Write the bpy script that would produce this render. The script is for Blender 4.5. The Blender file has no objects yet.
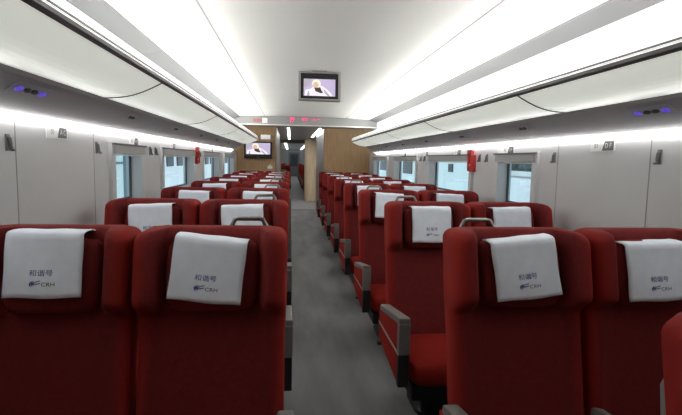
import bpy, bmesh, math, random
from mathutils import Vector, Matrix
random.seed(7)
SC = bpy.context.scene
C = SC.collection
PI = math.pi

# ------------------------------------------------------------------ materials
def mat(name, col, rough=0.5, metal=0.0, emit=None, es=0.0, noise=0.0, scale=20.0, bump=0.0, stretch=(1, 1, 1), sheen=0.0, spec=0.5, alpha_edge=None):
    m = bpy.data.materials.new(name); m.use_nodes = True
    nt = m.node_tree; b = nt.nodes['Principled BSDF']
    b.inputs['Base Color'].default_value = (*col, 1)
    b.inputs['Roughness'].default_value = rough
    b.inputs['Metallic'].default_value = metal
    b.inputs['Specular IOR Level'].default_value = spec
    if sheen:
        b.inputs['Sheen Weight'].default_value = sheen
        b.inputs['Sheen Roughness'].default_value = 0.45
        b.inputs['Sheen Tint'].default_value = (1.0, 0.12, 0.05, 1)
    if emit:
        b.inputs['Emission Color'].default_value = (*emit, 1)
        b.inputs['Emission Strength'].default_value = es
    if noise or bump:
        tc = nt.nodes.new('ShaderNodeTexCoord'); mp = nt.nodes.new('ShaderNodeMapping')
        mp.inputs['Scale'].default_value = stretch
        nz = nt.nodes.new('ShaderNodeTexNoise'); nz.inputs['Scale'].default_value = scale; nz.inputs['Detail'].default_value = 5
        nt.links.new(tc.outputs['Object'], mp.inputs['Vector']); nt.links.new(mp.outputs['Vector'], nz.inputs['Vector'])
        if noise:
            cr = nt.nodes.new('ShaderNodeValToRGB')
            cr.color_ramp.elements[0].position = 0.3; cr.color_ramp.elements[1].position = 0.7
            cr.color_ramp.elements[0].color = (*[c * (1 - noise) for c in col], 1)
            cr.color_ramp.elements[1].color = (*[min(1, c * (1 + noise)) for c in col], 1)
            nt.links.new(nz.outputs['Fac'], cr.inputs['Fac']); nt.links.new(cr.outputs['Color'], b.inputs['Base Color'])
        if bump:
            bp = nt.nodes.new('ShaderNodeBump'); bp.inputs['Strength'].default_value = bump; bp.inputs['Distance'].default_value = 0.004
            nt.links.new(nz.outputs['Fac'], bp.inputs['Height']); nt.links.new(bp.outputs['Normal'], b.inputs['Normal'])
    return m

M = {}
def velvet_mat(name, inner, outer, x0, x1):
    # pile nap plus brighter light on the rolled edges, both put into the colour
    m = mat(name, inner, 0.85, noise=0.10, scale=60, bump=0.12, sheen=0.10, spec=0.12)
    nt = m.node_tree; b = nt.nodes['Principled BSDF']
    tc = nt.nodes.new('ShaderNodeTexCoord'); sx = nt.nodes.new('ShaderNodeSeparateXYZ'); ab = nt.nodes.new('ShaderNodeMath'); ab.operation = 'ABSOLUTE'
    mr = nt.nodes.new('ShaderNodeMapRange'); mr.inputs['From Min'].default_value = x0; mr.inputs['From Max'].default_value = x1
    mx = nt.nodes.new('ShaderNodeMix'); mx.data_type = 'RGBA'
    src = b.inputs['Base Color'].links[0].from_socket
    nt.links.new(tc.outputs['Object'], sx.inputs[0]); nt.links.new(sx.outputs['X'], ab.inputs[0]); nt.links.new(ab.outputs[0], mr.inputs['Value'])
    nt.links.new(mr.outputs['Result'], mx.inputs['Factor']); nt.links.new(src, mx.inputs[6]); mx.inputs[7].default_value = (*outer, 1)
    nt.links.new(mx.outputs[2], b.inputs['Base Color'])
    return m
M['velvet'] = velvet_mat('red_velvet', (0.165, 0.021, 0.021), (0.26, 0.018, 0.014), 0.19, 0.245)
M['velvet_lit'] = mat('red_velvet_lit', (0.25, 0.014, 0.010), 0.85, noise=0.10, scale=60, bump=0.12, sheen=0.10, spec=0.12)  # lighter copy of the velvet; lit look of the sides put into colour
M['cloth'] = mat('white_cotton', (0.82, 0.88, 0.99), 0.9, noise=0.03, scale=30, bump=0.15)
M['ink'] = mat('blue_ink', (0.03, 0.05, 0.28), 0.7)
M['ink_dark'] = mat('dark_ink', (0.03, 0.03, 0.08), 0.7)
M['grey_plastic'] = mat('grey_plastic', (0.17, 0.16, 0.155), 0.5, noise=0.05, scale=40)
M['light_plastic'] = mat('light_grey_plastic', (0.34, 0.33, 0.32), 0.45)
M['black'] = mat('black_plastic', (0.012, 0.012, 0.013), 0.6)
M['gasket'] = mat('dark_gasket', (0.05, 0.065, 0.09), 0.5)
M['chrome'] = mat('brushed_steel', (0.26, 0.25, 0.24), 0.3, metal=1.0)
M['wall'] = mat('wall_laminate', (0.60, 0.60, 0.61), 0.45, noise=0.02, scale=3)
M['frame'] = mat('window_frame_plastic', (0.62, 0.62, 0.62), 0.4)
M['cassette'] = mat('blind_cassette', (0.42, 0.42, 0.41), 0.5)
M['seam'] = mat('dark_seam', (0.16, 0.16, 0.16), 0.6)
M['softseam'] = mat('soft_seam', (0.30, 0.30, 0.30), 0.6)
M['ceil'] = mat('ceiling_panel', (0.72, 0.72, 0.70), 0.6, noise=0.01, scale=2)
M['cove'] = mat('cove_strip', (0.085, 0.085, 0.09), 0.5)
M['upper'] = mat('upper_wall', (0.88, 0.88, 0.87), 0.6)
M['service'] = mat('service_panel', (0.30, 0.30, 0.31), 0.5, noise=0.03, scale=5)
M['rack'] = mat('rack_panel', (0.72, 0.74, 0.69), 0.35, emit=(0.90, 0.95, 0.86), es=0.48, noise=0.02, scale=2)  # glow stands in for light through the translucent underside
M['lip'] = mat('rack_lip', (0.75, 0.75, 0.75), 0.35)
M['lip_lit'] = mat('glowing_rack_lip', (0.8, 0.8, 0.8), 0.35, emit=(1, 0.99, 0.98), es=0.5)  # own emission replaces the lamp light shining through from behind
M['rail'] = mat('rack_rail', (0.10, 0.10, 0.10), 0.35, metal=0.4)
M['wood'] = mat('beech_veneer', (0.50, 0.31, 0.15), 0.45, noise=0.14, scale=5, stretch=(6, 6, 0.6))
M['wood_light'] = mat('pale_beech_veneer', (0.64, 0.50, 0.34), 0.45, noise=0.14, scale=5, stretch=(6, 6, 0.5))
M['floor'] = mat('grey_vinyl', (0.158, 0.161, 0.166), 0.55, noise=0.30, scale=2.2, bump=0.05, stretch=(2.4, 0.5, 1))
M['floor2'] = mat('vestibule_vinyl', (0.22, 0.22, 0.22), 0.5, noise=0.15, scale=3)
M['dark_ceil'] = mat('dark_ceiling', (0.36, 0.36, 0.36), 0.4)
M['steel'] = mat('grey_steel', (0.30, 0.30, 0.31), 0.35, metal=0.5)
M['bulk'] = mat('bulkhead_grey', (0.30, 0.30, 0.30), 0.5)
M['strip'] = mat('lamp_strip', (1, 1, 1), 0.5, emit=(1.0, 0.985, 0.97), es=13.0)
M['tube'] = mat('lamp_tube', (1, 1, 1), 0.5, emit=(1.0, 0.99, 0.98), es=13.0)
M['spotlamp'] = mat('corridor_lamp', (1, 1, 1), 0.5, emit=(1.0, 0.98, 0.94), es=16.0)
M['nextlamp'] = mat('next_car_lamp', (1, 1, 1), 0.5, emit=(1.0, 0.98, 0.94), es=3.5)
M['blue_led'] = mat('blue_led', (0.10, 0.06, 0.5), 0.4, emit=(0.20, 0.12, 1.0), es=0.4)
M['red_led'] = mat('red_led', (0.4, 0.02, 0.08), 0.4, emit=(1.0, 0.10, 0.28), es=1.0)
M['red'] = mat('red_plastic', (0.50, 0.035, 0.03), 0.4)
M['pinkish'] = mat('faded_red_print', (0.38, 0.16, 0.15), 0.5)
M['white'] = mat('white_plastic', (0.82, 0.82, 0.82), 0.4)
M['white_lit'] = mat('lit_white_sign', (0.85, 0.85, 0.85), 0.4, emit=(1, 1, 1), es=0.35)
M['dark_sign'] = mat('dark_grey_sign', (0.12, 0.12, 0.12), 0.4)
M['screen'] = mat('screen_picture', (0.1, 0.1, 0.1), 0.3, emit=(0.56, 0.47, 0.70), es=0.95)
M['scr_white'] = mat('screen_white', (0.1, 0.1, 0.1), 0.3, emit=(0.92, 0.86, 0.93), es=1.0)
M['scr_cream'] = mat('screen_cream', (0.1, 0.1, 0.1), 0.3, emit=(0.95, 0.88, 0.70), es=1.0)
M['scr_skin'] = mat('screen_skin', (0.1, 0.1, 0.1), 0.3, emit=(0.72, 0.50, 0.34), es=1.0)
M['scr_dark'] = mat('screen_dark', (0.02, 0.02, 0.02), 0.3, emit=(0.05, 0.025, 0.02), es=1.0)
M['scr_shade'] = mat('screen_shade', (0.1, 0.1, 0.1), 0.3, emit=(0.52, 0.48, 0.58), es=0.8)
M['pale_blue'] = mat('pale_blue_cladding', (0.56, 0.67, 0.70), 0.6, emit=(0.64, 0.78, 0.81), es=0.55, noise=0.06, scale=0.6)  # emission put in for daylight on the cladding
M['pale_train'] = mat('white_train_paint', (0.75, 0.79, 0.82), 0.4, emit=(0.72, 0.82, 0.90), es=0.45)  # slight glow in place of daylight on the paintwork
M['ext_dark'] = mat('dark_train_glass', (0.05, 0.06, 0.08), 0.3)
M['snow'] = mat('platform_concrete', (0.72, 0.75, 0.78), 0.8, emit=(0.8, 0.88, 0.95), es=0.3, noise=0.05, scale=1)  # faint emission stands in for daylight on ground and snow
M['bluegrey'] = mat('blue_grey_post', (0.20, 0.30, 0.36), 0.6)
M['foliage'] = mat('dark_foliage', (0.045, 0.06, 0.055), 0.9, noise=0.5, scale=3)

def glass_mat():
    m = bpy.data.materials.new('window_glass'); m.use_nodes = True
    nt = m.node_tree; nt.nodes.clear()
    o = nt.nodes.new('ShaderNodeOutputMaterial'); mx = nt.nodes.new('ShaderNodeMixShader')
    t = nt.nodes.new('ShaderNodeBsdfTransparent'); t.inputs['Color'].default_value = (0.90, 0.97, 0.98, 1)
    g = nt.nodes.new('ShaderNodeBsdfGlossy'); g.inputs['Roughness'].default_value = 0.02
    mx.inputs['Fac'].default_value = 0.08
    nt.links.new(t.outputs[0], mx.inputs[1]); nt.links.new(g.outputs[0], mx.inputs[2]); nt.links.new(mx.outputs[0], o.inputs['Surface'])
    return m
M['glass'] = glass_mat()

# ------------------------------------------------------------------ mesh helpers
class MB:
    def __init__(s): s.v = []; s.f = []
    def add(s, vs, fs):
        n = len(s.v); s.v += [tuple(v) for v in vs]; s.f += [tuple(i + n for i in f) for f in fs]; return s
    def box(s, x0, x1, y0, y1, z0, z1):
        vs = [(x, y, z) for z in (z0, z1) for y in (y0, y1) for x in (x0, x1)]
        return s.add(vs, [(0, 2, 3, 1), (4, 5, 7, 6), (0, 1, 5, 4), (2, 6, 7, 3), (0, 4, 6, 2), (1, 3, 7, 5)])
    def loft(s, secs, cap=True):
        n = len(secs[0]); vs = [p for sec in secs for p in sec]; fs = []
        for k in range(len(secs) - 1):
            for i in range(n):
                j = (i + 1) % n
                fs.append((k * n + i, k * n + j, (k + 1) * n + j, (k + 1) * n + i))
        if cap:
            fs.append(tuple(range(n - 1, -1, -1))); fs.append(tuple((len(secs) - 1) * n + i for i in range(n)))
        return s.add(vs, fs)
    def prism(s, prof, y0, y1):     # closed XZ profile swept along Y
        return s.loft([[(x, y0, z) for x, z in prof], [(x, y1, z) for x, z in prof]])
    def tube(s, pts, r, n=8):
        pts = [Vector(p) for p in pts]; secs = []
        for i, p in enumerate(pts):
            d = (pts[min(i + 1, len(pts) - 1)] - pts[max(i - 1, 0)]).normalized()
            a = d.cross(Vector((0, 0, 1)) if abs(d.z) < 0.9 else Vector((0, 1, 0))).normalized(); b = d.cross(a)
            secs.append([p + r * (math.cos(2 * PI * k / n) * a + math.sin(2 * PI * k / n) * b) for k in range(n)])
        return s.loft(secs)
    def strip(s, prof, y0, y1):     # open XZ profile swept along Y
        n = len(prof); vs = [(x, y0, z) for x, z in prof] + [(x, y1, z) for x, z in prof]
        return s.add(vs, [(i, i + 1, n + i + 1, n + i) for i in range(n - 1)])
    def disc(s, cx, cz, rx, rz, y, n=16, d=0.002):
        a = [(cx + rx * math.cos(2 * PI * k / n), y, cz + rz * math.sin(2 * PI * k / n)) for k in range(n)]
        b = [(p[0], y + d, p[2]) for p in a]
        return s.loft([a, b])
    def build(s, name, m, parent=None, smooth=False, loc=None, bevel=0.0):
        me = bpy.data.meshes.new(name); me.from_pydata(s.v, [], s.f); me.update()
        bm = bmesh.new(); bm.from_mesh(me)
        bmesh.ops.recalc_face_normals(bm, faces=bm.faces)
        if bevel:
            bmesh.ops.bevel(bm, geom=list(bm.edges), offset=bevel, segments=2, affect='EDGES', profile=0.6)
        for f in bm.faces: f.smooth = smooth
        bm.to_mesh(me); bm.free()
        me.materials.append(M[m])
        o = bpy.data.objects.new(name, me); C.objects.link(o)
        if parent: o.parent = parent
        if loc: o.location = loc
        return o

def sell(cx, cy, z, a, b, n=4, k=28):
    out = []
    for i in range(k):
        t = 2 * PI * i / k; c, s = math.cos(t), math.sin(t)
        out.append((cx + a * math.copysign(abs(c) ** (2 / n), c), cy + b * math.copysign(abs(s) ** (2 / n), s), z))
    return out

def thing(name, label, cat, loc=(0, 0, 0), rz=0, group=None):
    o = bpy.data.objects.new(name, None); C.objects.link(o); o.empty_display_size = 0.1
    o.location = loc; o.rotation_euler = (0, 0, rz); o['label'] = label; o['category'] = cat
    if group: o['group'] = group
    return o
def tag(o, label, cat, group=None, kind=None):
    o['label'] = label; o['category'] = cat
    if group: o['group'] = group
    if kind: o['kind'] = kind
    return o
def struct(o): o['kind'] = 'structure'; return o
def kids(o): return [c for c in C.objects if c.parent == o]
def copy_tree(o, parent=None):
    c = o.copy(); C.objects.link(c)
    if parent: c.parent = parent
    for ch in kids(o): copy_tree(ch, c)
    return c

def text_mesh(txt, size):
    cu = bpy.data.curves.new('lettering', 'FONT'); cu.body = txt; cu.size = size; cu.align_x = 'CENTER'; cu.align_y = 'CENTER'
    cu.resolution_u = 3
    o = bpy.data.objects.new('lettering', cu); C.objects.link(o)
    dg = bpy.context.evaluated_depsgraph_get(); dg.update()
    me = bpy.data.meshes.new_from_object(o.evaluated_get(dg))
    vs = [tuple(v.co) for v in me.vertices]; fs = [tuple(p.vertices) for p in me.polygons]
    bpy.data.objects.remove(o); bpy.data.curves.remove(cu); bpy.data.meshes.remove(me)
    return vs, fs

# ------------------------------------------------------------------ camera (measured from the photograph's perspective lines)
CAMX, CAMZ = -0.2854, 1.39
yaw, pitch, roll = math.radians(6.069), math.radians(5.60), math.radians(1.151)
fwd = Vector((math.sin(yaw) * math.cos(pitch), math.cos(yaw) * math.cos(pitch), -math.sin(pitch)))
r0 = Vector((math.cos(yaw), -math.sin(yaw), 0)); u0 = r0.cross(fwd)
rt = math.cos(roll) * r0 + math.sin(roll) * u0; up = -math.sin(roll) * r0 + math.cos(roll) * u0
cd = bpy.data.cameras.new('camera'); cam = bpy.data.objects.new('camera', cd); C.objects.link(cam)
cam.matrix_world = Matrix(((rt.x, up.x, -fwd.x, CAMX), (rt.y, up.y, -fwd.y, 0), (rt.z, up.z, -fwd.z, CAMZ), (0, 0, 0, 1)))
cd.sensor_width = 36; cd.lens = 481.3 / 682 * 36; cd.clip_start = 0.05; cd.clip_end = 300
SC.camera = cam

# ------------------------------------------------------------------ setting
Y0, YC, YE, YT, YP, YF = -1.5, 9.6, 10.4, 13.28, 17.0, 40.0
WX = 1.42
SIDE = {-1: 'left', 1: 'right'}
struct(MB().box(-1.55, 1.55, Y0, YT, -0.05, 0).build('floor', 'floor'))
struct(MB().box(-1.55, 1.55, YT + 0.14, YF, -0.05, 0.0).build('floor', 'floor2'))
struct(MB().box(-0.584, 0.417, YT, YT + 0.14, -0.05, 0.008).build('trim_1', 'seam'))
struct(MB().box(-1.52, 1.52, Y0 - 0.05, Y0, 0, 2.3).build('wall_back', 'wood'))

WIN = [(3.22, 3.80), (4.42, 5.76), (6.42, 7.72), (8.38, 9.72)]
ZB, ZT = 1.06, 1.455
def wall(side):
    s = side; mb = MB()
    ys = [Y0]
    for a, b in WIN: ys += [a, b]
    ys.append(YE)
    x0, x1 = s * WX, s * (WX + 0.10)
    for i in range(len(ys) - 1):
        hole = i % 2 == 1
        if hole:
            mb.box(x0, x1, ys[i], ys[i + 1], 0, ZB); mb.box(x0, x1, ys[i], ys[i + 1], ZT, 1.56)
        else:
            mb.box(x0, x1, ys[i], ys[i + 1], 0, 1.56)
    struct(mb.build('wall_' + SIDE[s], 'wall'))
    # upper wall, above the luggage racks
    struct(MB().box(s * (WX + .0), s * (WX + 0.1), Y0, YC, 1.56, 2.19).build('wall_upper_' + SIDE[s], 'upper'))
    for k, y in enumerate((2.14, 2.94)):
        struct(MB().box(s * (WX - 0.0012), s * WX, y - 0.003, y + 0.003, 0.1, 1.545).build('trim_2', 'softseam'))
    struct(MB().box(s * (WX - 0.02), s * WX, Y0, YE, 0, 0.10).build('baseboard_' + SIDE[s], 'grey_plastic'))
    # windows
    for n, (a, b) in enumerate(WIN):
        i = s
        e = bpy.data.objects.new('window_%d' % (n + 1 + (4 if s > 0 else 0)), None); C.objects.link(e)
        e.location = (s * WX, (a + b) / 2, ZB); e['kind'] = 'structure'
        h = (b - a) / 2; H = ZT - ZB
        def X(p, q): return (min(s * p, s * q), max(s * p, s * q))
        f = MB()
        xi, xo = X(-0.022, 0.0)
        f.box(xi, xo, -h - 0.055, -h + 0.012, -0.05, H + 0.02); f.box(xi, xo, h - 0.012, h + 0.055, -0.05, H + 0.02)
        f.box(xi, xo, -h + 0.012, h - 0.012, -0.05, 0.012)
        xr, xq = X(0.0, 0.09)
        f.box(xr, xq, -h, -h + 0.012, 0, H); f.box(xr, xq, h - 0.012, h, 0, H); f.box(xr, xq, -h + .012, h - .012, 0, 0.012); f.box(xr, xq, -h + .012, h - .012, H - 0.012, H)
        f.build('window_frame', 'frame', e)
        c = MB(); xa, xb = X(-0.034, -0.002)
        c.box(xa, xb, -h - 0.03, h + 0.03, H - 0.052, H + 0.004)
        c.build('blind_cassette', 'cassette', e, bevel=0.004)
        xa, xb = X(-0.04, 0.0)
        MB().box(xa, xb, -h - 0.05, h + 0.05, H + 0.004, H + 0.016).build('blind_cassette_lid', 'seam', e)
        xa, xb = X(-0.024, 0.01)
        MB().box(xa, xb, -h + 0.012, h - 0.012, H - 0.064, H - 0.054).build('blind_pull_bar', 'frame', e)
        g = MB(); xa, xb = X(0.060, 0.072)
        g.box(xa, xb, -h + .012, -h + 0.030, 0.012, H - .012); g.box(xa, xb, h - 0.030, h - .012, 0.012, H - .012)
        g.box(xa, xb, -h + .030, h - .030, 0.012, 0.03); g.box(xa, xb, -h + .030, h - .030, H - 0.03, H - .012)
        g.build('gasket', 'gasket', e)
        xa, xb = X(0.063, 0.068)
        MB().box(xa, xb, -h + 0.030, h - 0.030, 0.03, H - 0.03).build('pane', 'glass', e)
        xa, xb = X(-0.035, 0.0)
        MB().box(xa, xb, -h - 0.02, h + 0.02, -0.02, 0.0).build('window_sill', 'chrome', e)
wall(-1); wall(1)

# ceiling of the saloon
prof = [(-1.42, 2.178), (-1.30, 2.200), (-1.05, 2.210), (-.79, 2.219), (-.4, 2.229), (0, 2.232), (.4, 2.229), (.79, 2.219), (1.05, 2.210), (1.30, 2.200), (1.42, 2.178)]
struct(MB().prism(prof + [(1.45, 2.30), (-1.45, 2.30)], Y0, YC).build('ceiling', 'ceil'))
for s in (-1, 1):
    struct(MB().box(s * .79 - .006, s * .79 + .006, Y0, YC, 2.2165, 2.222).build('trim_3', 'softseam'))
    pr = [(s * 1.262, 2.200), (s * 1.27, 2.192), (s * 1.418, 2.150), (s * 1.42, 2.18), (s * 1.30, 2.2015)]
    struct(MB().prism(pr, Y0, YC).build('trim_4', 'cove'))
    for y in (1.95, 3.9, 5.85, 7.8):
        struct(MB().prism([(x, z - 0.002) for x, z in pr], y - .004, y + .004).build('trim_5', 'seam'))
# bulkhead over the end of the saloon with lowered ceiling behind it
bl = [(x, z) for x, z in prof] + [(1.42, 2.062), (-1.42, 2.062)]
struct(MB().prism(bl, YC, YC + 0.06).build('trim_6', 'bulk'))
struct(MB().prism([(-1.42, 2.045), (1.42, 2.045), (1.42, 2.064), (-1.42, 2.064)], YC - 0.015, YC + 0.07).build('trim_7', 'lip'))
struct(MB().box(-1.5, 1.5, YC + .06, YP, 2.062, 2.12).build('ceiling', 'dark_ceil'))
# wooden end walls and corridor
struct(MB().box(-1.5, -.584, YE, YE + .08, 0, 2.062).build('wall_end_left', 'wood'))
struct(MB().box(.417, 1.5, YE, YE + .08, 0, 2.062).build('wall_end_right', 'wood'))
struct(MB().box(-.62, -.584, YE + .08, YT, 0, 2.062).build('wall_corridor_left', 'steel'))
struct(MB().box(.417, .45, YE + .08, YT, 0, 2.062).build('wall_corridor_right', 'steel'))
for s, x in ((-1, -.584), (1, .417)):
    struct(MB().box(x - (0.02 if s < 0 else -0.0), x + (0.0 if s < 0 else .02), YE - 0.012, YE, 0, 2.062).build('trim_8', 'chrome'))
struct(MB().box(-1.5, -.62, YT, YT + .06, 0, 2.062).build('wall_vestibule_left', 'steel'))
struct(MB().box(.45, 1.5, YT, YT + .06, 0, 2.062).build('wall_vestibule_right', 'steel'))
for x in (-1.5, 1.45):
    struct(MB().box(x, x + .05, YT + .06, YP, 0, 2.062).build('wall_vestibule_side', 'steel'))
# rounded wood partition past the vestibule
cp = []
for k in range(13):
    t = PI * k / 12
    cp.append((.42 - .22 * math.cos(t), 16.2 - .22 * math.sin(t)))
cp += [(.64, YP - .002), (.20, YP - .002)]
o = MB().loft([[(x, y, 0.0) for x, y in cp], [(x, y, 2.06) for x, y in cp]]).build('wall_rounded_partition', 'wood_light', smooth=False); struct(o)
# portal of the next carriage
struct(MB().box(-1.5, -.62, YP, YP + .08, 0, 2.2).build('wall_portal_left', 'wood'))
struct(MB().box(.30, 1.5, YP, YP + .08, 0, 2.2).build('wall_portal_right', 'wood'))
struct(MB().box(-.62, .30, YP, YP + .08, 1.95, 2.2).build('wall_portal_lintel', 'seam'))
for s in (-1, 1):
    nb = MB(); nb.box(s * 1.42, s * 1.5, YP + .08, YF, 0, 1.02); nb.box(s * 1.42, s * 1.5, YP + .08, YF, 1.56, 2.2)
    for q in range(9): nb.box(s * 1.42, s * 1.5, YP + .08 + 2.55 * q, YP + .08 + 2.55 * q + 1.0, 1.02, 1.56)
    struct(nb.build('wall_next_car_' + SIDE[s], 'wall'))
    struct(MB().box(s * 1.46 - .003, s * 1.46 + .003, YP + .1, YF - .02, 1.0, 1.58).build('window_%d' % (9 if s < 0 else 10), 'glass'))
    struct(MB().box(s * .55 - .06, s * .55 + .06, YP + .3, YF - .3, 2.18, 2.195).build('trim_9', 'nextlamp'))
struct(MB().box(-1.5, 1.5, YP + .08, YF, 2.2, 2.26).build('ceiling', 'ceil'))
struct(MB().box(-1.5, 1.5, YF, YF + .08, 0, 2.26).build('wall_far', 'steel'))
d = bpy.data.objects.new('door_1', None); C.objects.link(d); d['kind'] = 'structure'; d.location = (0, YF - .03, 0)
MB().box(-.45, .45, 0, .028, 0, 1.95).build('door_leaf', 'seam', d)
MB().box(-.30, .30, -.006, -.001, .8, 1.8).build('door_glass', 'ext_dark', d)
MB().tube([(.36, -.03, .95), (.36, -.03, 1.15)], .012).build('door_handle', 'chrome', d)

# ------------------------------------------------------------------ lighting fixtures
for s in (-1, 1):
    nm = SIDE[s]
    o = MB().box(s * 1.12 - .05, s * 1.12 + .05, 0.75, 9.5, 1.815, 1.835).build('cove_lamp', 'tube')
    tag(o, 'long white cove lamp lying on top of the %s luggage racks' % nm, 'lamp', 'cove lamps above the racks')
    o = MB().box(s * 1.409 - .009, s * 1.409 + .009, 0.75, 9.55, 1.538, 1.555).build('wall_lamp_strip', 'strip')
    tag(o, 'bright white lamp strip along the top of the %s window wall' % nm, 'lamp', 'lamp strips over the windows')
for x, nm, ys in ((-.335, 'left', [(10.45, 11.7), (11.78, 13.0), (13.1, 14.4), (15.2, 16.2)]), (.345, 'right', [(10.45, 11.1), (11.2, 11.9), (12.0, 12.7), (12.8, 13.5), (13.6, 14.4)])):
    t = thing('corridor_ceiling_lamp', 'row of small lamps on the %s of the dark corridor ceiling' % nm, 'lamp', (x, 10.4, 2.062), group='corridor ceiling lamps')
    MB().box(-.035, .035, 0.0, 5.9, -.006, 0).build('lamp_channel', 'seam', t)
    for a, b in ys: MB().box(-.024, .024, a - 10.4, b - 10.4, -.014, -.006).build('lamp_tube', 'spotlamp', t)

for x, nm in ((-1.0, 'left'), (1.0, 'right')):  # added lamps, out of view, to brighten the rounded wood partition
    t = thing('vestibule_ceiling_fill', 'added unseen fill lamp in the %s recess of the vestibule ceiling' % nm, 'lamp', (x, 14.7, 2.062))
    MB().box(-.28, .28, -.3, .3, -.012, 0).build('lamp_frame', 'seam', t)
    MB().box(-.25, .25, -.27, .27, -.018, -.012).build('diffuser', 'spotlamp', t)

# ------------------------------------------------------------------ luggage racks and service panels
ORD = ['nearest', 'second', 'third', 'fourth', 'fifth', 'sixth', 'seventh', 'eighth', 'ninth']
RY = [.71, 2.53, 4.35, 6.17, 7.99, 9.58]
def arc(s, dz=0.0):
    pts = []
    for k in range(11):
        t = k / 10; x = .925 + (1.204 - .925) * t; z = 1.755 + (1.674 - 1.755) * t - .022 * math.sin(PI * t)
        pts.append((s * x, z + dz))
    return pts
for s in (-1, 1):
    for i in range(len(RY) - 1):
        a, b = RY[i], RY[i + 1]; L = b - a
        t = thing('luggage_rack', '%s pale luggage rack section along the %s wall, counted from the camera' % (ORD[i], SIDE[s]), 'luggage rack', (0, a, 0), group='luggage racks on the %s' % SIDE[s])
        g = .008
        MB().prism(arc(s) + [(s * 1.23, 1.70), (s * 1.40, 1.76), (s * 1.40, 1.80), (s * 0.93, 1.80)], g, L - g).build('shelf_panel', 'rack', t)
        MB().prism([(s * .908, 1.760), (s * .925, 1.752), (s * .93, 1.768), (s * .912, 1.775)], 0, L).build('front_rail', 'rail', t)
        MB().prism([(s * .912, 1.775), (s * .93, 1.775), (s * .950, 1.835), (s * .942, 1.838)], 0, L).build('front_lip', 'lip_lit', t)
        MB().prism([(s * .914, 1.787), (s * .918, 1.786), (s * .921, 1.792), (s * .917, 1.793)], 0, L).build('lip_edge', 'rail', t)
        if i < len(RY) - 2:
            MB().prism(arc(s, -.004) + arc(s, .012)[::-1], L - .016, L - .002).build('divider', 'seam', t)
    # dark service panel below the racks
    struct(MB().prism([(s * 1.198, 1.676), (s * 1.21, 1.660), (s * 1.400, 1.557), (s * 1.418, 1.556), (s * 1.418, 1.60), (s * 1.24, 1.69)], .71, YC - .02).build('trim_10', 'service'))
    struct(MB().prism([(s * .93, 1.762), (s * 1.2, 1.678), (s * 1.42, 1.56), (s * 1.42, 1.81), (s * .95, 1.81)], YC - .018, YC - .002).build('trim_11', 'service'))

for s in (-1, 1):
    for i in range(2):
        t = thing('luggage_rack', '%s grey luggage rack in the next carriage, %s of its aisle' % (ORD[i], SIDE[s]), 'luggage rack', (0, 17.3 + 4.1 * i, 0), group='luggage racks in the next carriage')
        MB().prism(arc(s) + [(s * 1.40, 1.76), (s * 1.40, 1.80), (s * 0.93, 1.80)], .01, 4.06).build('shelf_panel', 'lip', t)
        MB().prism([(s * .905, 1.760), (s * .925, 1.752), (s * .93, 1.775), (s * .912, 1.786)], 0, 4.07).build('front_rail', 'rail', t)

# reading-lamp consoles in the service panel
for s in (-1, 1):
    for i in range(6):
        y = 1.96 + 1.16 * i
        t = thing('reading_lamp_console', '%s reading lamp console under the %s luggage rack, %s' % (ORD[i], SIDE[s], 'blue buttons glowing' if i == 0 else 'unlit'), 'reading lamp', (s * 1.262, y, 1.630), group='reading lamp consoles on the %s' % SIDE[s])
        ang = math.atan2(.094, .175) * s
        t.rotation_euler = (0, ang, 0)
        MB().box(-.030, .030, -.12, .12, -.0015, 0.001).build('console_plate', 'service', t)
        for yy in (-.028, .020):
            m = MB(); m.loft([sell(0, yy, -.010, .010, .020, 2, 12), sell(0, yy, -.004, .012, .022, 2, 12)]); m.build('reading_lamp', 'black', t)
        for yy in (-.085, .078):
            m = MB()
            m.loft([sell(0, yy, -.008, .009, .014, 2, 12), sell(0, yy, -.004, .010, .016, 2, 12)])
            q = m.build('button', 'service', t)
            n = MB()
            for k in range(10):
                if i and k > 0: break
                a0, a1 = 2 * PI * k / 10, 2 * PI * (k + .75) / 10
                n.tube([(.012 * math.cos(a0), yy + .019 * math.sin(a0), -.008), (.012 * math.cos(a1), yy + .019 * math.sin(a1), -.008)], 0.0028 if i == 0 else .002, 6)
            if i == 0:
                n.box(-.002, .002, yy - .012, yy + .012, -.012, -.008); n.box(-.008, .008, yy - .002, yy + .002, -.012, -.008)
            n.build('button_light', 'blue_led' if i == 0 else 'seam', q)

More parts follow.
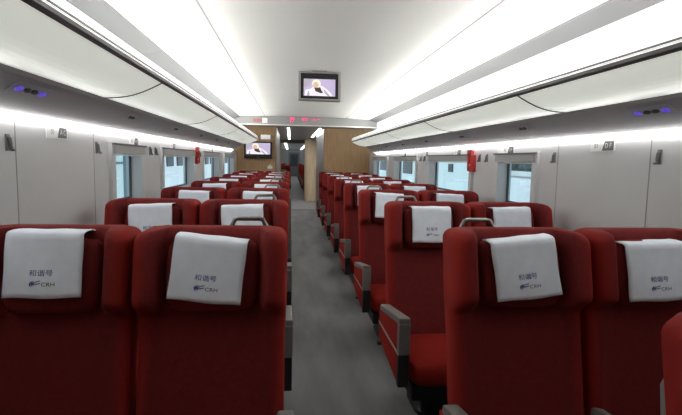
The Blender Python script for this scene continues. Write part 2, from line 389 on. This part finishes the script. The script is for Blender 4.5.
# ------------------------------------------------------------------ seats
SH = 0.20                                    # lean of the backrest
def lean(p): return (p[0], p[1] - (1.17 - p[2]) * SH, p[2])
def ls(sec): return [lean(p) for p in sec]
def seat(label_aisle):                        # label_aisle: -1 aisle to the left of it, +1 to the right, 0 window seat on right, 2 window seat on left
    t = thing('train_seat', 'seat', 'seat')
    sm = lambda v, a, b: (lambda u: u * u * (3 - 2 * u))(max(0.0, min(1.0, (v - a) / (b - a))))
    ZT = 1.146
    def section(z, inset):
        h = sm(z, .845, .925)
        w = .245 + .005 * sm(z, .74, .90) - inset
        if z < .42: w -= .02 * (.42 - z) / .12
        pts = []
        n = 44
        for i in range(n + 1):
            u = -1 + 2 * i / n; u = math.copysign(1 - (1 - abs(u)) ** 1.5, u); x = w * u; ax = abs(x)
            y = -(.108 * h * sm(ax, .150, .188) + .016 * (1 - h) * sm(ax, .17, .215)) + .006 * (1 - (x / .25) ** 2)
            r = .030 + .012 * h; e = max(0.0, (ax - (w - r)) / r)
            y += r * (1 - math.sqrt(max(0.0, 1 - e * e))) * 1.25 + inset * .8
            pts.append((x, y, z))
        yb = .112 - inset * .8
        for i in range(13):
            t = i / 12; x = w * (1 - 2 * t); e = max(0.0, (abs(x) - (w - .03)) / .03)
            pts.append((x * (.999), yb - .03 * (1 - math.sqrt(max(0.0, 1 - e * e))), z))
        return ls(pts)
    zs = [(.30, .012), (.315, .004), (.355, 0)] + [(.40 + .44 * k / 8, 0) for k in range(9)] + [(.84 + .25 * k / 14, 0) for k in range(1, 15)]
    R = .042
    for k in range(1, 9):
        a = PI / 2 * k / 8; zs.append((ZT - R + R * math.sin(a) * .999, R * (1 - math.cos(a))))
    zs = sorted(set(zs))
    m = MB(); m.loft([section(z, i) for z, i in zs])
    # the two head-height wings are parts of their own, cut from the same upholstered shape along a seam
    for nm, test in (('headrest_wing', lambda c: c.x < -.160 and c.z > .865), ('headrest_wing', lambda c: c.x > .160 and c.z > .865), ('backrest', lambda c: not (abs(c.x) > .160 and c.z > .865))):
        p = MB(); idx = {}
        for f in m.f:
            c = sum((Vector(m.v[i]) for i in f), Vector()) / len(f)
            if test(c):
                for i in f:
                    if i not in idx: idx[i] = len(p.v); p.v.append(m.v[i])
                p.f.append(tuple(idx[i] for i in f))
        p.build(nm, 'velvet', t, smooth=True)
    # headrest pad
    m = MB(); secs = []
    for z, a, b in ((.878, .11, .02), (.888, .135, .04), (.92, .149, .052), (.99, .152, .056), (1.05, .151, .054), (1.09, .146, .046), (1.106, .13, .03), (1.111, .10, .015)):
        secs.append(ls(sell(0, -.012, z, a, b, 3.2, 32)))
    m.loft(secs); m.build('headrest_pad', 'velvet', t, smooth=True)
    # seat cushion
    m = MB(); secs = []
    for y, hw, zc, hh in ((-.13, .18, .315, .03), (-.14, .205, .315, .055), (-.20, .22, .315, .07), (-.45, .221, .33, .074), (-.58, .22, .338, .07), (-.63, .212, .335, .055), (-.645, .19, .33, .03)):
        secs.append([(x, y, z) for x, z, _ in [(p[0], p[1], 0) for p in sell(0, zc, 0, hw, hh, 5, 32)]])
    m.loft(secs); m.build('seat_cushion', 'velvet_lit', t, smooth=True)
    # back shell
    m = MB(); secs = []
    for z, w, d in ((.34, .215, .012), (.5, .225, .018), (.8, .225, .018), (1.0, .215, .016), (1.05, .18, .010)):
        secs.append(ls(sell(0, .128, z, w, d, 6, 28)))
    m.loft(secs); m.build('back_shell', 'grey_plastic', t, smooth=True)
    # base
    m = MB(); m.box(-.205, .205, -.56, -.05, .17, .255); m.build('base_frame', 'black', t, bevel=.01)
    m = MB(); m.loft([sell(0, -.26, .0, .13, .15, 5, 24), sell(0, -.26, .02, .13, .15, 5, 24), sell(0, -.26, .05, .10, .12, 4, 24), sell(0, -.26, .172, .10, .12, 4, 24)])
    m.build('pedestal', 'black', t)
    # foot pedal
    m = MB(); m.tube([(-.12, -.46, .10), (-.13, -.60, .075), (-.13, -.66, .07)], .012); m.box(-.19, -.07, -.69, -.655, .062, .078)
    m.build('foot_pedal', 'black', t)
    def side_arm(sx):
        x0, x1 = (.245, .303) if sx < 0 else (.224, .278)
        f = lambda a, b: (min(sx * a, sx * b), max(sx * a, sx * b))
        def slab(y0, y1, zt0, zt1, th, xa, xb, name, mt, bev=.006):
            xa, xb = f(xa, xb)
            vs = [(x, y, z) for (y, z) in ((y0, zt0 - th), (y0, zt0), (y1, zt1), (y1, zt1 - th)) for x in (xa, xb)]
            m = MB(); m.add(vs, [(0, 1, 3, 2), (2, 3, 5, 4), (4, 5, 7, 6), (6, 7, 1, 0), (0, 2, 4, 6), (1, 7, 5, 3)])
            return m.build(name, mt, t, bevel=bev)
        slab(-.655, -.16, .640, .560, .035, x0, x1, 'armrest_pad', 'grey_plastic', .010)
        xa, xb = f(x0, x1)
        MB().box(xa, xb, -.66, -.615, .455, .612).build('armrest_front_cap', 'grey_plastic', t, bevel=.008)
        xa, xb = f(x0 + .006, x1 - .004)
        m = MB(); y0, y1 = -.615, -.12
        vs = [(x, y, z) for (y, z) in ((y0, .30), (y0, .606), (y1, .520), (y1, .35)) for x in (xa, xb)]
        m.add(vs, [(0, 1, 3, 2), (2, 3, 5, 4), (4, 5, 7, 6), (6, 7, 1, 0), (0, 2, 4, 6), (1, 7, 5, 3)])
        m.build('armrest_side_panel', 'velvet_lit', t, bevel=.005)
        xa, xb = f(x0 + .004, x1 - .002)
        m = MB(); vs = [(x, y, z) for (y, z) in ((-.64, .448), (-.64, .462), (y1, .452), (y1, .440)) for x in (xa, xb)]
        m.add(vs, [(0, 1, 3, 2), (2, 3, 5, 4), (4, 5, 7, 6), (6, 7, 1, 0), (0, 2, 4, 6), (1, 7, 5, 3)])
        m.build('armrest_trim', 'light_plastic', t)
        xa, xb = f(x0 + .002, x1 - .002)
        MB().box(xa, xb, -.652, -.612, .29, .452).build('armrest_lower_front', 'black', t, bevel=.006)
    def thin_arm(sx, x):
        m = MB(); secs = []
        for y, zc, hw, hh in ((-.165, .512, .012, .018), (-.2, .522, .0135, .022), (-.5, .552, .0135, .022), (-.56, .556, .013, .020), (-.575, .555, .008, .012)):
            secs.append([(p[0], y, p[1]) for p in sell(sx * x, zc, 0, hw, hh, 4, 16)])
        m.loft(secs); m.build('centre_armrest' if x > .25 else 'window_armrest', 'grey_plastic', t, smooth=True)
    if label_aisle in (-1, 1):
        side_arm(label_aisle); thin_arm(-label_aisle, .2555)
        c = label_aisle
        m = MB(); pts = []
        for k in range(13):
            u = k / 12; x = .185 - .15 * u; zz = 1.118 + .052 * min(1, math.sin(PI * u) * 1.9)
            pts.append(lean((c * x, .085, zz)))
        m.tube(pts, .0085, 8); m.build('grab_handle', 'chrome', t, smooth=True)
    else:
        thin_arm(1 if label_aisle == 0 else -1, .236)
    return t

protos = {'D': seat(-1), 'C': seat(1), 'F': seat(0), 'A': seat(2)}
SX = {'A': -1.058, 'C': -.545, 'D': .545, 'F': 1.058}
used = set()
def put_seat(kind, y, label, group):
    p = protos[kind]
    o = p if kind not in used else copy_tree(p)
    used.add(kind)
    o.location = (SX[kind], y, 0); o['label'] = label; o['category'] = 'seat'; o['group'] = group
    return o

# headrest cover: white cloth draped over the headrest pad, one per seat
CZ = 1.025
def cover_surface(x, z):        # z measured from the cover's centre; local y
    return -.0765 - (1.17 - (z + CZ)) * SH - .003 * math.cos(x * 22) + .0015 * math.sin(z * 30 + x * 20)
def make_cover():
    m = MB(); nx, W = 14, .118
    rows = []
    for yy, z in ((.02, .090), (.0, .096), (-.035, .098), (-.064, .096)):
        rows.append([(-W + 2 * W * i / nx, yy - (1.17 - (z + CZ)) * SH, z + .001 * math.sin(i * .9)) for i in range(nx + 1)])
    for k in range(13):
        z = .090 - .197 * k / 12
        w = W * (1 + .008 * math.sin(k * .7))
        rows.append([((-w + 2 * w * i / nx), cover_surface(-w + 2 * w * i / nx, z), z + (.0015 * math.sin(i * .6) if k > 10 else 0)) for i in range(nx + 1)])
    n = nx + 1
    vs = [p for r in rows for p in r]; nr = len(rows)
    fs = [(k * n + i, k * n + i + 1, (k + 1) * n + i + 1, (k + 1) * n + i) for k in range(nr - 1) for i in range(nx)]
    o = MB().add(vs, fs).build('headrest_cover', 'cloth', smooth=True)
    o['label'] = 'white lettered headrest cloth'
    md = o.modifiers.new('thick', 'SOLIDIFY'); md.thickness = .003; md.offset = 0
    def letters(txt, size, cx, cz, name, mt, sxx=1.0):
        v, f = text_mesh(txt, size)
        vv = [(cx + a * sxx, cover_surface(cx + a * sxx, cz + b) - .0028, cz + b) for a, b, _ in v]
        MB().add(vv, f).build(name, mt, o)
    letters('和谐号', .0212, -.002, -.030, 'lettering', 'ink', 1.14)
    letters('CRH', .0170, .0205, -.0645, 'lettering', 'ink_dark', 1.22)
    e = MB()                     # swept-arc emblem
    for k, (r, a0, a1) in enumerate(((.0165, 1.7, 4.2), (.0115, 1.4, 4.3), (.0065, 1.1, 4.4))):
        pts = []
        for q in range(9):
            a = a0 + (a1 - a0) * q / 8; x = -.017 + r * math.cos(a) * 1.05; z = -.0645 + r * math.sin(a) * .72
            pts.append((x, z, .0016 * math.sin(PI * q / 8) + .0004))
        vs = []
        for x, z, w in pts: vs += [(x - w, cover_surface(x, z) - .0028, z + w * .5), (x + w, cover_surface(x, z) - .0028, z - w * .5)]
        e.add(vs, [(2 * i, 2 * i + 1, 2 * i + 3, 2 * i + 2) for i in range(8)])
    for dz in (.0085, .001):
        e.add([(x, cover_surface(x, z) - .0028, z) for x, z in ((-.019, -.0645 + dz - .002), (-.002, -.0645 + dz + .003), (-.004, -.0645 + dz + .005), (-.018, -.0645 + dz + .001))], [(0, 1, 2, 3)])
    e.build('emblem', 'ink', o)
    return o
cov = make_cover()
cov_used = [False]
TILT = {('C', 0): 6.0, ('D', 0): -6.0, ('F', 0): -2.2, ('A', 0): 0.0}
DX = {('C', 0): -.008, ('D', 0): .003, ('F', 0): -.006, ('A', 0): -.006}
DZ = {('C', 0): .000, ('D', 0): .000, ('F', 0): -.012, ('A', 0): .02}
def put_cover(kind, row, s):
    o = cov if not cov_used[0] else copy_tree(cov)
    cov_used[0] = True
    tl = TILT.get((kind, row), random.uniform(-3, 3))
    o.parent = s
    o.location = (DX.get((kind, row), random.uniform(-.010, .010)), 0, CZ + DZ.get((kind, row), 0))
    o.rotation_euler = (0, math.radians(tl), 0)

WHERE = {'A': 'left of the aisle, by the window', 'C': 'left of the aisle, aisle side', 'D': 'right of the aisle, aisle side', 'F': 'right of the aisle, by the window'}
ROWN = ['front', 'second', 'third', 'fourth', 'fifth', 'sixth', 'seventh', 'eighth']
made = []
for r in range(8):
    for k in 'ACDF':
        side = 'left' if k in 'AC' else 'right'
        made.append((k, r, put_seat(k, 1.70 + 1.16 * r, 'red velvet seat in the %s row, %s' % (ROWN[r], WHERE[k]), 'red seats %s of the aisle' % side)))
made.append(('D', 9, put_seat('D', .665, 'red velvet seat cut off by the lower right edge, closest to the camera', 'red seats right of the aisle')))
made[-1][2].location.x += .05
for r in range(9):
    for k in 'CD':
        o = put_seat(k, 18.6 + 1.3 * r, '%s dark red seat %s of the aisle in the carriage beyond the corridor' % (ORD[r], 'left' if k == 'C' else 'right'), 'seats in the next carriage')
        if k == 'D': o.location.x -= .11     # the next carriage has a narrower aisle
for k, r, o in made: put_cover(k, r, o)

# ------------------------------------------------------------------ screens
def picture(parent, w, h, y, sc):
    s = MB().box(-w / 2, w / 2, y, y + .004, -h / 2, h / 2).build('screen', 'screen', parent)
    def ell(cx, cz, rx, rz, dy, name, m): MB().disc(cx * w, cz * h, rx * w, rz * h, y - dy, 18, .001).build(name, m, s)
    def poly(pts, dy, name, m):
        vs = [(a * w, y - dy, b * h) for a, b in pts]; MB().add(vs, [tuple(range(len(pts)))]).build(name, m, s)
    poly([(-.5, .5), (-.25, .5), (-.3, .1), (-.5, 0)], .0012, 'picture_patch', 'scr_shade')
    poly([(-.47, -.5), (-.45, -.16), (-.30, -.10), (-.18, .06), (.08, .10), (.22, -.08), (.36, -.30), (.42, -.5)], .0016, 'picture_robe', 'scr_white')
    ell(-.10, .22, .14, .26, .0022, 'picture_scarf', 'scr_cream')
    ell(-.12, .14, .09, .18, .0030, 'picture_face', 'scr_skin')
    poly([(-.17, -.02), (-.04, -.02), (.02, .02), (.06, -.18), (.12, -.3), (.04, -.34), (-.06, -.28), (-.13, -.22)], .0038, 'picture_beard', 'scr_dark')
    poly([(.12, -.06), (.2, -.2), (.34, -.5), (.26, -.5), (.16, -.32)], .0028, 'picture_fold', 'scr_shade')
    poly([(-.40, -.5), (-.36, -.22), (-.33, -.22), (-.32, -.5)], .0028, 'picture_fold', 'scr_shade')

t = thing('ceiling_monitor', 'small monitor with black bezel in a grey frame hanging from the ceiling', 'monitor', (-.018, 4.66, 2.085))
t.rotation_euler = (math.radians(-6), 0, math.radians(0))
fr = MB(); W, H = .199, .135
fr.box(-W, -W + .020, -.012, .05, -H, H); fr.box(W - .02, W, -.012, .05, -H, H); fr.box(-W + .02, W - .02, -.012, .05, -H, -H + .014); fr.box(-W + .02, W - .02, -.012, .05, H - .012, H)
fr.build('frame', 'light_plastic', t)
MB().box(-W + .02, W - .02, .002, .05, -H + .014, H - .012).build('bezel', 'black', t)
pe = bpy.data.objects.new('display', None); C.objects.link(pe); pe.parent = t; pe.location = (.0, -.002, -.012)
picture(pe, .300, .160, 0, 1)
MB().box(-.07, .07, .0, .06, H, H + .02).build('mount', 'light_plastic', t)

t = thing('wall_television', 'black television hung on the wooden end wall left of the corridor', 'television', (-.965, YE - .10, 1.572))
MB().box(-.29, .29, 0, .06, -.178, .172).build('bezel', 'black', t, bevel=.008)
pe = bpy.data.objects.new('display', None); C.objects.link(pe); pe.parent = t; pe.location = (0, -.006, .028)
picture(pe, .50, .235, 0, 1)
MB().box(-.12, .12, .06, .098, -.10, .10).build('bracket', 'black', t)
MB().box(-.03, .03, -.004, 0, -.155, -.148).build('badge', 'light_plastic', t)

# exit sign box, bulkhead display, notices
t = thing('exit_sign', 'small white lit sign box above the television on wooden wall', 'sign', (-.815, YE - .055, 1.848))
MB().box(-.10, .10, 0, .05, -.045, .045).build('sign_box', 'white_lit', t, bevel=.005)
MB().box(.115, .175, .02, .05, -.02, .02).build('sign_bracket', 'bulk', t)
t = thing('led_display', 'red lit text display on the grey bulkhead above the corridor', 'display', (0, YC - .004, 2.16))
MB().box(-.75, .75, 0, .004, -.055, .055).build('display_panel', 'bulk', t)
g = MB()
for x0, x1, z0, z1 in ((-.30, -.21, .028, .045), (-.30, -.278, -.075 + .02, .045), (-.28, -.215, -.004, .010), (-.24, -.222, -.02, .03), (-.262, -.245, -.052, -.038)): g.box(x0, x1, -.006, 0, z0, z1)
g.build('lit_character', 'red_led', t)
g = MB()
for x0, x1, z0, z1 in ((-.075, .055, .022, .036), (-.06, -.04, -.004, .045), (.0, .02, -.004, .045), (-.07, .05, -.006, .006)): g.box(x0, x1, -.006, 0, z0, z1)
g.build('lit_character', 'red_led', t)
g = MB()
for x0, x1, z0, z1 in ((.13, .21, .0, .012), (.16, .18, .0, .03), (.23, .29, .012, .026)): g.box(x0, x1, -.006, 0, z0, z1)
g.build('lit_character', 'red_led', t)
t = thing('notice_sign', 'small white and faded red sign at left of the bulkhead', 'sign', (-.88, YC - .008, 2.135))
MB().box(-.14, .04, 0, .006, -.035, .03).build('red_field', 'pinkish', t)
MB().box(.04, .14, 0, .006, -.05, .045).build('white_field', 'white', t)
t = thing('wall_notice', 'tiny white notice low on the wooden wall right of the television', 'sign', (-.72, YE - .006, 1.22))
MB().box(-.05, .05, 0, .005, -.04, .02).build('card', 'white', t)
MB().box(-.02, .02, 0, .005, .025, .05).build('tab', 'white', t)

# ------------------------------------------------------------------ things on the walls
def hook(s, y, label):
    t = thing('coat_hook', label, 'coat hook', (s * WX, y, 1.435), group='coat hooks on the %s wall' % SIDE[s])
    f = lambda a, b: (min(s * a, s * b), max(s * a, s * b))
    x0, x1 = f(-.006, 0.002)
    MB().box(x0, x1, -.013, .013, -.034, .034).build('hook_plate', 'grey_plastic', t, bevel=.002)
    MB().tube([(-s * .004, 0, .024), (-s * .011, 0, .016), (-s * .014, 0, -.012), (-s * .020, 0, -.030), (-s * .028, 0, -.027)], .0075, 8).build('hook_arm', 'dark_sign', t, smooth=True)
HY = [(2.08, 'nearest the camera'), (2.98, 'just before the first window'), (4.06, 'between first and second windows, nearer of the pair'), (4.22, 'between first and second windows, farther of the pair'), (6.02, 'before the third window, nearer of the pair'), (6.2, 'before the third window, farther of the pair')]
for s in (-1, 1):
    for y, w in HY: hook(s, y, 'dark coat hook on the %s wall %s' % (SIDE[s], w))

def seat_sign(s, y, i):
    t = thing('seat_number_sign', '%s seat number sign on the %s wall, white with a slanted dark field' % (ORD[i], SIDE[s]), 'sign', (s * WX, y, 1.497), rz=(PI / 2 if s < 0 else -PI / 2), group='seat number signs on the %s wall' % SIDE[s])
    # local x runs along the wall, local -y faces the cabin
    MB().box(-.105, .105, -.004, 0, -.030, .030).build('plate', 'white', t, bevel=.001)
    dx = 1
    q = MB(); prof = [(.0, -.026), (.095, -.026), (.095, .026), (.022, .026)]
    q.add([(x, -.0055, z) for x, z in prof] + [(x, -.004, z) for x, z in prof], [(0, 1, 2, 3), (4, 7, 6, 5), (0, 4, 5, 1), (1, 5, 6, 2), (2, 6, 7, 3), (3, 7, 4, 0)])
    q.build('seat_letter_field', 'dark_sign', t)
    v, f = text_mesh('A C' if s < 0 else 'D F', .036)
    MB().add([(.053 + a, -.0065, b) for a, b, _ in v], f).build('seat_letters', 'white', t)
    v, f = text_mesh('%02d' % (i + 1), .036)
    MB().add([(-.05 + a, -.0055, b) for a, b, _ in v], f).build('row_number', 'cove', t)
for s in (-1, 1):
    for i in range(5): seat_sign(s, 2.50 + 1.16 * i if i else 2.50, i)

for s, y in ((1, 4.36), (-1, 5.87)):
    t = thing('emergency_hammer', 'red emergency hammer holder on the %s wall beside the second window' % SIDE[s], 'emergency hammer', (s * (WX - .024), y, 1.41), group='emergency hammers')
    f = lambda a, b: (min(s * a, s * b), max(s * a, s * b))
    x0, x1 = f(-.028, 0.026)
    MB().box(x0, x1, -.042, .042, -.10, .055).build('holder', 'red', t, bevel=.006)
    x0, x1 = f(-.032, 0.0)
    MB().box(x0, x1, -.050, .050, .058, .10).build('hammer_head', 'red', t, bevel=.008)
    MB().tube([(-s * .034, 0, .058), (-s * .034, 0, -.085)], .011).build('hammer_handle', 'red', t)
    x0, x1 = f(-.0295, -.028)
    MB().box(x0, x1, -.03, .03, -.05, -.03).build('label_strip', 'white', t)

# ------------------------------------------------------------------ outside the windows
struct(MB().box(-60, -1.9, -15, 90, -1.2, -1.0).build('ground', 'snow'))
struct(MB().box(1.9, 60, -15, 90, -1.2, -1.0).build('ground', 'snow'))
t = thing('neighbouring_train', 'white train carriage on the next track seen through left windows', 'train', (-7.5, 24, -1.0))
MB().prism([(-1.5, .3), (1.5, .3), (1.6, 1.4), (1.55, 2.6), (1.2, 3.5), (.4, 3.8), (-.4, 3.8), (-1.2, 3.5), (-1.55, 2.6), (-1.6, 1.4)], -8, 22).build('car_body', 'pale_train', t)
for i in range(14):
    y = -7.2 + 2.0 * i
    MB().box(1.565, 1.625, y, y + 1.2, 1.95, 2.5).build('car_window', 'ext_dark', t)
for y in (-6, 20): MB().box(-1.2, 1.2, y - 1, y + 1, 0, .35).build('bogie', 'ext_dark', t)
t = thing('station_screen', 'pale blue glazed station wall outside the first left window', 'wall', (-5.0, 14.6, -1.0))
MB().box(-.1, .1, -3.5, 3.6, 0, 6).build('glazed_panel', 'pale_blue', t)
for y in (-2, -.6, .9, 2.4): MB().box(.1, .16, y - .05, y + .05, 0, 6).build('mullion', 'bluegrey', t)
for z in (2.2, 2.75, 3.6): MB().box(.1, .15, -3.5, 3.6, z - .03, z + .03).build('transom', 'bluegrey', t)
t = thing('station_building', 'pale blue station building outside the right windows', 'building', (9, 40, -1.0))
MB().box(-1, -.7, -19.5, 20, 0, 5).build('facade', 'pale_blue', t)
for y, q, z0, z1 in ((-15.7, .33, 1.9, 2.32), (-6.4, 1.3, 1.55, 2.5), (-9.4, .4, 1.9, 2.3), (2.5, 1.5, 1.6, 2.6), (9, 1.5, 1.6, 2.6)): MB().box(-1.06, -1.0, y - q, y + q, z0, z1).build('building_window', 'ext_dark', t)
MB().box(-1.05, -1.0, -18, 20, .0, .9).build('plinth', 'snow', t)
t = thing('hedge', 'dark tree hedge behind snow outside the first right window', 'hedge', (16.5, 38, -1.0))
m = MB()
rnd = random.Random(3)
for i in range(14):
    cx, cy, r = rnd.uniform(-.5, .5), -9 + i * .75, rnd.uniform(.9, 1.4)
    m.loft([sell(cx, cy, z, max(.05, r * math.sqrt(max(0, 1 - ((z - 1.9) / 2.3) ** 2)) * rnd.uniform(.85, 1.1)), max(.05, r * math.sqrt(max(0, 1 - ((z - 1.9) / 2.3) ** 2))), 2, 12) for z in (1.9, 2.3, 2.8, 3.2, 3.6, 4.0, 4.15)])
m.build('foliage', 'foliage', t, smooth=True)
MB().box(-2.2, .9, -9.5, 1.5, 0, 1.45).build('snow_bank', 'snow', t)

# ------------------------------------------------------------------ world
w = bpy.data.worlds.new('world'); SC.world = w; w.use_nodes = True
bg = w.node_tree.nodes['Background']; bg.inputs['Color'].default_value = (0.80, 0.92, 1.0, 1); bg.inputs['Strength'].default_value = 0.85
SC.view_settings.view_transform = 'Standard'
SC.view_settings.look = 'None'
SC.view_settings.exposure = 0.0
SC.cycles.max_bounces = 10
SC.cycles.diffuse_bounces = 6
